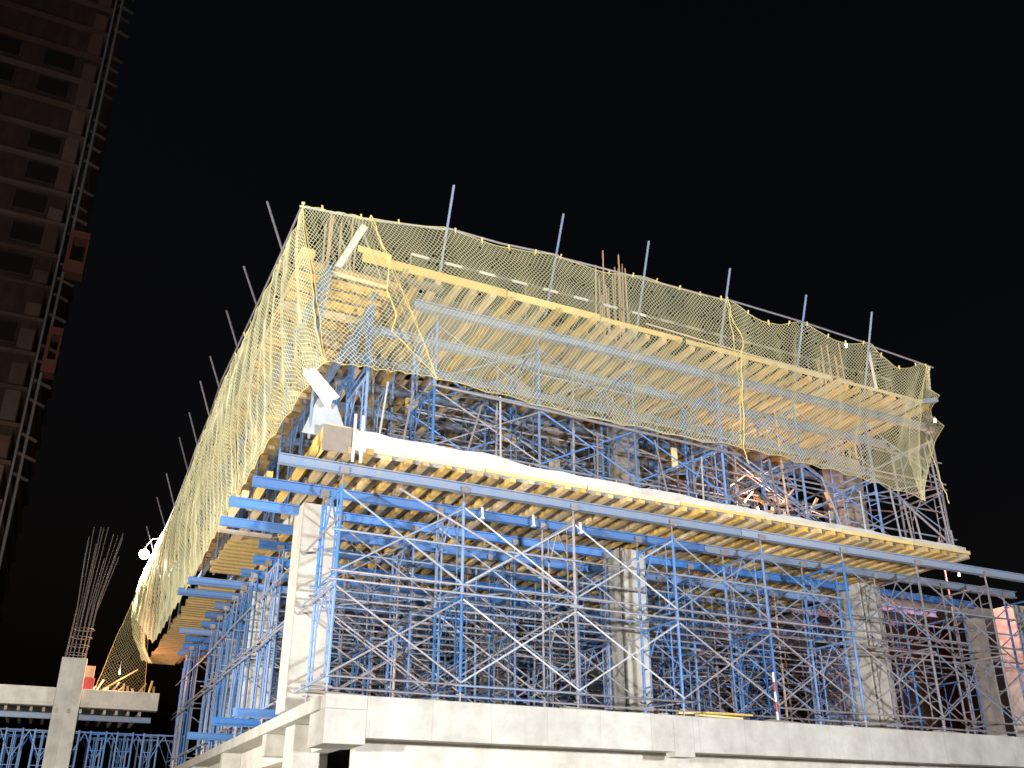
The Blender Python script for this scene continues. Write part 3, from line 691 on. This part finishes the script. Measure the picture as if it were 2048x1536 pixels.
# standing formwork panels and boards among the towers (visible as orange and yellow patches)
for i, (x, y, z, w, h, m) in enumerate(((1.9, 1.9, 6.9, .35, .22, 'timber'), (2.9, 2.0, 5.9, .6, .18, 'board'), (2.5, 1.8, 5.1, .5, .35, 'rebar'), (8.9, 1.0, 6.2, .18, .55, 'board'), (4.6, 2.2, 6.6, .4, .2, 'timber'),
        (6.0, 2.5, 6.9, .4, .5, 'ply'), (11.9, 2.5, 5.6, .3, .3, 'rebar'), (13.3, 2.4, 5.9, .5, .3, 'timber'), (10.5, 2.2, 5.7, .5, .25, 'rebar'), (14.6, 1.5, 5.5, .3, .5, 'greypanel'), (5.4, 1.2, 5.6, .3, .3, 'oldwood'))):
    tag(MB().box(x, x + w, y, y + .04, z, z + h).build('timber_offcut', M[m], None, 0.004), 'short %s board wedged between the upper storey braces, %s from the left' % ({'timber': 'yellow', 'board': 'bright yellow', 'rebar': 'reddish', 'ply': 'plywood', 'oldwood': 'grey', 'greypanel': 'grey steel'}[m], nth(i)), 'board', 'boards wedged in the upper braces')
# red and white marker pole
mp = empty('marker_pole', (10.35, -0.30, -0.21)); tag(mp, 'red and white striped pole standing on the lower slab edge', 'pole')
for k in range(5): MB().tube((0, 0, k * .22), (0.0, 0, k * .22 + .219), 0.025, 8).build('stripe', M['white' if k % 2 == 0 else 'red'], mp)
# sole boards along the lower slab edge, under the tower feet
for i in range(8):
    x = 2.62 * i
    tag(MB().beam((x - .55, -0.2, -0.19), (x + .65, 0.9, -0.195), .22, .045).build('sole_board', M['oldwood'], None) if i % 2 else MB().beam((x - .4, -0.28, -0.192), (x + .7, -0.05, -0.192), .2, .04).build('sole_board', M['oldwood'], None),
        'grey board lying under the front row of tower feet, %s from the corner' % nth(i), 'board', 'boards under the tower feet')

for i, (x0, x1, y, z) in enumerate(((-0.95, 0.0, 4.0, -0.12), (-1.1, 0.0, 5.9, -0.12), (-1.15, 0.0, 9.6, -0.12))):
    tag(MB().ibeam((x0, y, z), (x1 + .6, y, z), .14, .18).build('steel_girder', M['blue']), 'short blue girder jutting from the lower slab side, %s from the corner' % nth(i), 'girder', 'short girders on the slab side')
tag(MB().beam((-1.62, 4.75, 4.12), (-0.40, 4.75, 4.12), .2, .05).build('grey_plank', M['oldwood']), 'pale grey plank under the girder ends at the side of the building', 'plank')
# hanging white bits: clamps on joists
for i, x in enumerate((3.55, 4.85, 6.1)):
    e = MB().tube((x, 1.0, 4.30), (x + .02, 1.0, 4.05), 0.03, 6); e.box(x - .04, x + .05, .96, 1.04, 4.02, 4.05)
    tag(e.build('hanging_clamp', M['white']), 'small white clamp hanging below the lower joists, %s from the left' % nth(i), 'clamp', 'clamps under the joists')

# ------------------------------------------------------------------ lamps
def floodlamp(name, loc, target, power, color, size, label, on=True, scale=1.0, spot=120, blend=0.6, kind='SPOT'):
    e = empty(name, loc); tag(e, label, 'floodlight')
    d = (Vector(target) - Vector(loc)).normalized(); rot = d.to_track_quat('-Z', 'Y')
    s = scale; mb = MB()
    mb.box(-.22 * s, .22 * s, -.15 * s, .15 * s, 0.0, .12 * s)
    o = mb.build('housing', M['housing'], e, 0.01); o.rotation_mode = 'QUATERNION'; o.rotation_quaternion = rot; o.location = -d * 0.16 * s
    o2 = MB().box(-.20 * s, .20 * s, -.13 * s, .13 * s, -0.012, -0.002).build('lamp_glass', M['bulb'], e); o2.rotation_mode = 'QUATERNION'; o2.rotation_quaternion = rot; o2.location = -d * 0.16 * s
    l = bpy.data.lights.new(name, kind); l.energy = power; l.color = color; l.shadow_soft_size = size
    if kind == 'SPOT': l.spot_size = R(spot); l.spot_blend = blend
    lo = bpy.data.objects.new('beam_lamp', l); lo.parent = e; lo.rotation_mode = 'QUATERNION'; lo.rotation_quaternion = rot; COL.objects.link(lo)
    lo.location = d * 0.06
    return e
f1 = floodlamp('site_floodlight', (-13.5, -17.5, -1.6), (6, 2, 4), 25000, (1.0, 0.96, 0.90), 0.35, 'big floodlight on a mast in front of the building', scale=2)
MB().tube((0, 0.1, GZ + 1.6), (0, 0.1, -0.2), 0.06, 8).build('mast', M['galv'], f1)
f2 = floodlamp('site_floodlight', (-9.5, 3.0, -2.2), (0, 10, 6), 6500, (1.0, 0.95, 0.85), 0.3, 'floodlight on a mast beside the building', scale=1.5, spot=140)
MB().tube((0, 0.1, GZ + 2.2), (0, 0.1, -0.2), 0.05, 8).build('mast', M['galv'], f2)
f3 = floodlamp('site_floodlight', (4.0, -21.0, -1.9), (8, 3, 4), 21000, (0.93, 0.95, 1.0), 0.35, 'second floodlight on a mast in front of the building', scale=2)
MB().tube((0, 0.1, GZ + 1.6), (0, 0.1, -0.2), 0.06, 8).build('mast', M['galv'], f3)
# lit lamp on the far side net
e = empty('work_lamp', (-2.0, 26.2, 9.1)); tag(e, 'bright work lamp hanging outside the far end of the side net', 'lamp')
bm2 = MB(); import bmesh
def ball(parent, r, m, name='bulb', loc=(0, 0, 0)):
    b = bmesh.new(); bmesh.ops.create_uvsphere(b, u_segments=16, v_segments=10, radius=r); me = bpy.data.meshes.new(name); b.to_mesh(me); b.free(); me.materials.append(m)
    o = bpy.data.objects.new(name, me); COL.objects.link(o); o.parent = parent; o.location = loc; return o
ball(e, 0.22, M['bulb']); MB().tube((0, 0, .16), (0, 0, .34), .10, 10, .05).build('socket', M['housing'], e)
MB().path([(0, 0, .34), (.25, 0, .75), (.5, 0, .8)], .02, 6).build('bracket', M['galv'], e)
def point(parent, loc, p, col, size=0.1):
    l = bpy.data.lights.new('glow', 'POINT'); l.energy = p; l.color = col; l.shadow_soft_size = size
    o = bpy.data.objects.new('glow_lamp', l); o.parent = parent; o.location = loc; COL.objects.link(o)
point(e, (0.02, -0.55, -0.55), 5200, (1.0, 0.85, 0.70), .12)
def worklamp(loc, label, p, col):
    e = empty('work_lamp', loc); tag(e, label, 'lamp'); ball(e, 0.03, M['bulbwarm']); MB().tube((0, 0, .025), (0, 0, .14), .03, 8).build('socket', M['housing'], e)
    MB().tube((0, 0, .14), (0, 0, .5), .006, 5).build('cable', M['housing'], e); point(e, (0, -.09, 0), p, col, .05)
worklamp((8.9, 1.6, 9.4), 'warm work lamp behind the tall rebar on the top deck', 130, (1.0, .62, .38))
worklamp((15.9, 1.9, 9.9), 'warm work lamp by the right-hand rebar on the top deck', 130, (1.0, .62, .38))
worklamp((12.6, 2.2, 5.9), 'warm work lamp inside the upper storey above the planks', 230, (1.0, .60, .44))
worklamp((20.9, 3.0, 5.85), 'upper red lamp at the far right above the lower girder', 240, (1.0, .32, .26))
worklamp((21.1, 2.8, 5.15), 'lower red lamp at the far right above the lower girder', 260, (1.0, .32, .26))
tag(MB().tube((20.97, 3.2, -0.22), (20.97, 3.2, 6.5), .03, 7).tube((20.97, 3.2, 5.6), (21.5, 3.2, 5.6), .02, 6).build('lamp_post', M['galv']), 'thin post carrying red lamps at the far right', 'post')
worklamp((-2.4, 22.7, 3.3), 'warm work lamp over the neighbouring beam', 420, (1.0, .50, .34))

# ------------------------------------------------------------------ neighbouring structure at the left
nb = empty('neighbouring_frame', (-3.87, 23, GZ)); tag(nb, 'lower concrete frame beside the side facade with tall bare rebars', 'building')
Q = Vector((-4, 23, GZ))
def npart(name, mb, m, bevel=0.01):
    mb.v = [tuple(Vector(v) - Q) for v in mb.v]; return mb.build(name, m, nb, bevel)
npart('column', MB().box(-4.65, -3.75, 22.4, 23.2, GZ, 3.75), M['concrete'], 0.02)
npart('column', MB().box(-13.0, -12.1, 22.4, 23.2, GZ, 3.75), M['concrete'], 0.02)
npart('beam', MB().box(-3.748, -0.95, 22.5, 23.0, 1.95, 2.62), M['concrete_raw'])
npart('beam', MB().box(-12.098, -4.652, 22.5, 23.0, 1.95, 2.62), M['concrete_raw'])
npart('slab', MB().box(-16, -1.8, 23.002, 30, 2.35, 2.60), M['concrete_raw'])
random.seed(5)
for cx, cnt in ((-4.2, 14), (-12.5, 12)):
    for k in range(cnt):
        a = k / cnt * 2 * math.pi; x = cx + .36 * math.cos(a); y = 22.8 + .33 * math.sin(a)
        h = random.uniform(4.2, 5.6); lean = 0.29 + random.uniform(-.12, .12)
        npart('starter_bar', MB().path([(x, y, 3.7), (x + lean * .35, y, 3.7 + h * .45), (x + lean + .25 * math.cos(a), y + .1 * math.sin(a), 3.7 + h)], 0.017, 5), M['rebar_grey'], 0)
    for k in range(4):
        z = 3.95 + .32 * k
        pts = [(cx + .38 * math.cos(t) + .05 * k, 22.8 + .35 * math.sin(t), z) for t in [i * math.pi / 6 for i in range(13)]]
        npart('stirrup', MB().path(pts, 0.012, 5), M['rebar_grey'], 0)
for i in range(26):
    x = -12 + .42 * i
    tag(MB().box(x, x + .09, 22.3, 27.0, 1.70, 1.85).build('timber_joist', M['oldwood']), 'grey joist end under the neighbouring beam, %s from the left' % nth(i), 'joist', 'joists under the neighbouring beam')
tag(MB().ibeam((-12, 22.6, 1.58), (-1.0, 22.6, 1.58), .14, .2).build('steel_girder', M['blue_grey']), 'blue girder under the neighbouring beam', 'girder')
fmn = frame_mesh(2.6, 1.5, 'frame_side')
for i in range(12):
    for r in range(2):
        x = -11.6 + .95 * i
        t = empty('shoring_tower', (x, 22.7 + 2.2 * r, GZ)); t.rotation_euler = (0, 0, -math.pi / 2 + random.uniform(-.1, .1)); tag(t, 'dim blue shoring tower under the neighbouring frame, %s from the left in the %s row' % (nth(i), ['front', 'back'][r]), 'scaffold tower', 'towers under the neighbouring frame')
        for k in range(2): inst('frame', fmn, M['blue'], t, (0, 0, .02 + 2.9 * k))
        MB().tube((0, 0, 2.6), (0, 0, 2.95), .03, 6).build('coupler', M['galv'], t)
for i in range(14):
    x = -3.5 + .19 * i; h = random.uniform(.12, .5)
    tag(MB().beam((x, 22.75, 2.62), (x + random.uniform(-.1, .25), 22.8, 2.62 + h), .07, .05).build('upright_board', M['timber' if i % 3 else 'board']), 'short orange lit board standing on the neighbouring beam, %s from the left' % nth(i), 'board', 'boards on the neighbouring beam')
tag(MB().beam((-2.9, 22.62, 2.66), (-1.75, 22.7, 3.5), .12, .05).build('sloping_plank', M['board']), 'orange lit plank propped up on the neighbouring beam', 'plank')
tag(MB().box(-3.7, -3.25, 22.55, 22.9, 2.622, 3.05).build('red_crate', M['red'], None, .01), 'red crate on the neighbouring beam by the column', 'crate')
tag(MB().box(-3.62, -3.3, 22.55, 22.9, 3.06, 3.5).build('brown_crate', M['rebar'], None, .01), 'brown crate standing on the red crate', 'crate')
net('safety_net', 'dull olive net draped behind the neighbouring beam', [(-2.1, 24.2, 7.2), (-1.7, 24.6, 7.4)], [(-3.2, 24.0, 2.7), (-1.2, 24.4, 2.7)], (0, -1, 0), cell=.07, r=.008, belly=.1, seed=44, m='netgreen', length=2.0, group=None)
net('safety_net', 'loose yellow end of the side net hanging at its far end', [(-2.15, 26.45, 6.9), (-1.6, 23.0, 5.2)], [(-1.40, 26.0, 4.4), (-1.2, 23.5, 3.9)], (-1, 0, 0), cell=.06, r=.011, belly=.18, seed=45, length=2.4, group=g)

# ------------------------------------------------------------------ tower block far left
tw = empty('tower_block', (-31.2, 70, GZ)); tag(tw, 'tall dim brown tower block with bare floor brackets at the far left', 'building')
T0 = Vector((-30, 70, GZ))
def tpart(name, mb, m, bevel=0):
    mb.v = [tuple(Vector(v) - T0) for v in mb.v]; return mb.build(name, m, tw, bevel)
tpart('wall', MB().box(-52, -10.2, 63.4, 95, GZ, 86), M['brick'])
random.seed(9)
fz = [GZ + 3.3 * k for k in range(1, 28)]
for z in fz: tpart('floor_band', MB().box(-52.1, -9.8, 63.0, 95.1, z - .25, z + .10), M['brickpale'])
for z in fz[8:]:
    for k in range(4):
        x = -13.0 - 5.6 * k + random.choice((-.5, 0, 0, .4))
        if random.random() < .3: continue
        w = tpart('window', MB().box(x - 1.5, x + 1.5, 63.2, 63.398, z - 2.7, z - 0.55), M['brick'])
        MB().box(x - 1.3 + 30, x + 1.3 + 30, 63.15 - 70, 63.198 - 70, z - 2.5 - GZ, z - 0.7 - GZ).build('pane', M['glass'], w)
    tpart('infill_panel', MB().box(-11.4, -10.25, 63.1, 63.39, z - 3.0, z - .3 - random.choice((0, .8, 1.5))), M['brickpale'])
tpart('corner_mast', MB().tube((-8.9, 63, GZ), (-9.35, 63, 84), .12, 8), M['galv'])
tpart('corner_mast', MB().tube((-9.5, 63, GZ), (-9.9, 63, 84), .10, 8), M['galv'])
for k in range(34):
    z = 24 + 1.65 * k + random.uniform(-.2, .2)
    if k % 5 == 3: continue
    tpart('bracket', MB().beam((-9.5, 63, z + .5), (-8.3 + .2 * (k % 2), 63, z), .15, .25), M['brickpale'])
for z, w in ((43.5, 1.6), (33.5, 1.1)):
    tpart('hoist_cage', MB().box(-9.2, -9.2 + w, 62.5, 64, z, z + 1.2).box(-9.2, -9.2 + w, 62.5, 64, z + 3.6, z + 4.3).box(-9.2, -8.9, 62.5, 64, z + 1.202, z + 3.598).box(-9.4 + w, -9.22 + w, 62.9, 63.1, z + 1.202, z + 3.598), M['rustred'])

# ------------------------------------------------------------------ low building at the right
rb = empty('right_hand_building', (26, 14, GZ)); tag(rb, 'dim concrete building edge beyond the right end of the formwork', 'building')
def rpart(name, mb, m):
    o0 = Vector(rb.location); mb.v = [tuple(Vector(v) - o0) for v in mb.v]; return mb.build(name, m, rb, .01)
rpart('slab', MB().box(24.5, 40, 10, 24, 6.2, 6.6), M['concrete_raw'])
for x in (25, 31, 37): rpart('column', MB().box(x, x + .6, 10.3, 10.9, GZ, 6.2), M['concrete_raw'])
rpart('wall', MB().box(25.6, 40, 12, 12.3, GZ, 6.19), M['brick'])
# spare steel posts at the right end of the lower floor
for i, (x, y, dz) in enumerate(((15.0, -.5, 1.5), (15.55, -.4, 1.2), (16.0, -.3, 1.1), (16.75, -.55, 2.6), (16.95, -.5, .55), (16.6, -.6, .5))):
    tag(MB().tube((x, y, 4.6), (x - .12 * (i < 4), y, 4.6 + dz), .028, 7).build('edge_post', M['galv']), 'grey post at the right end of the white slab, %s' % ['leftmost', 'second', 'third', 'tallest carrying the net corner', 'short stub furthest right', 'short stub beside the tallest'][i], 'post', 'posts at the right end of the slab')
tag(MB().tube((15.3, -.5, 5.75), (16.75, -.55, 4.75), .03, 7).build('diagonal_tube', M['galv']), 'grey tube sloping down at the right end of the white slab', 'tube')
tag(MB().tube((15.4, -.45, 5.65), (17.1, -.3, 5.75), .022, 7).build('cross_tube', M['galv']), 'thin grey tube crossing between the posts at the right end', 'tube')

# ------------------------------------------------------------------ sky and camera
w = bpy.data.worlds.new('World'); SC.world = w; w.use_nodes = True
nt = w.node_tree; bg = nt.nodes['Background']; sk = nt.nodes.new('ShaderNodeTexSky'); sk.sky_type = 'NISHITA'; sk.sun_disc = False
sk.sun_elevation = R(-3.2); sk.sun_rotation = R(150)
nt.links.new(sk.outputs[0], bg.inputs[0]); bg.inputs[1].default_value = 0.06

cam = bpy.data.cameras.new('Camera'); co = bpy.data.objects.new('Camera', cam); COL.objects.link(co); SC.camera = co
yaw, pit, rol = R(25.556), R(23.267), R(0.048)
co.location = (-4.453, -17.447, -2.638)
fwd = Vector((math.sin(yaw) * math.cos(pit), math.cos(yaw) * math.cos(pit), math.sin(pit)))
co.rotation_mode = 'QUATERNION'; co.rotation_quaternion = fwd.to_track_quat('-Z', 'Y')
cam.sensor_width = 36; cam.lens = 1862 / 2048 * 36
cam.shift_x = -(1029 - 1024) / 2048; cam.shift_y = (877 - 768) / 2048
cam.clip_start = 0.1; cam.clip_end = 3000
SC.view_settings.view_transform = 'Standard'; SC.view_settings.look = 'None'; SC.view_settings.gamma = 1.0; SC.view_settings.exposure = 0.2
print('joists', count)
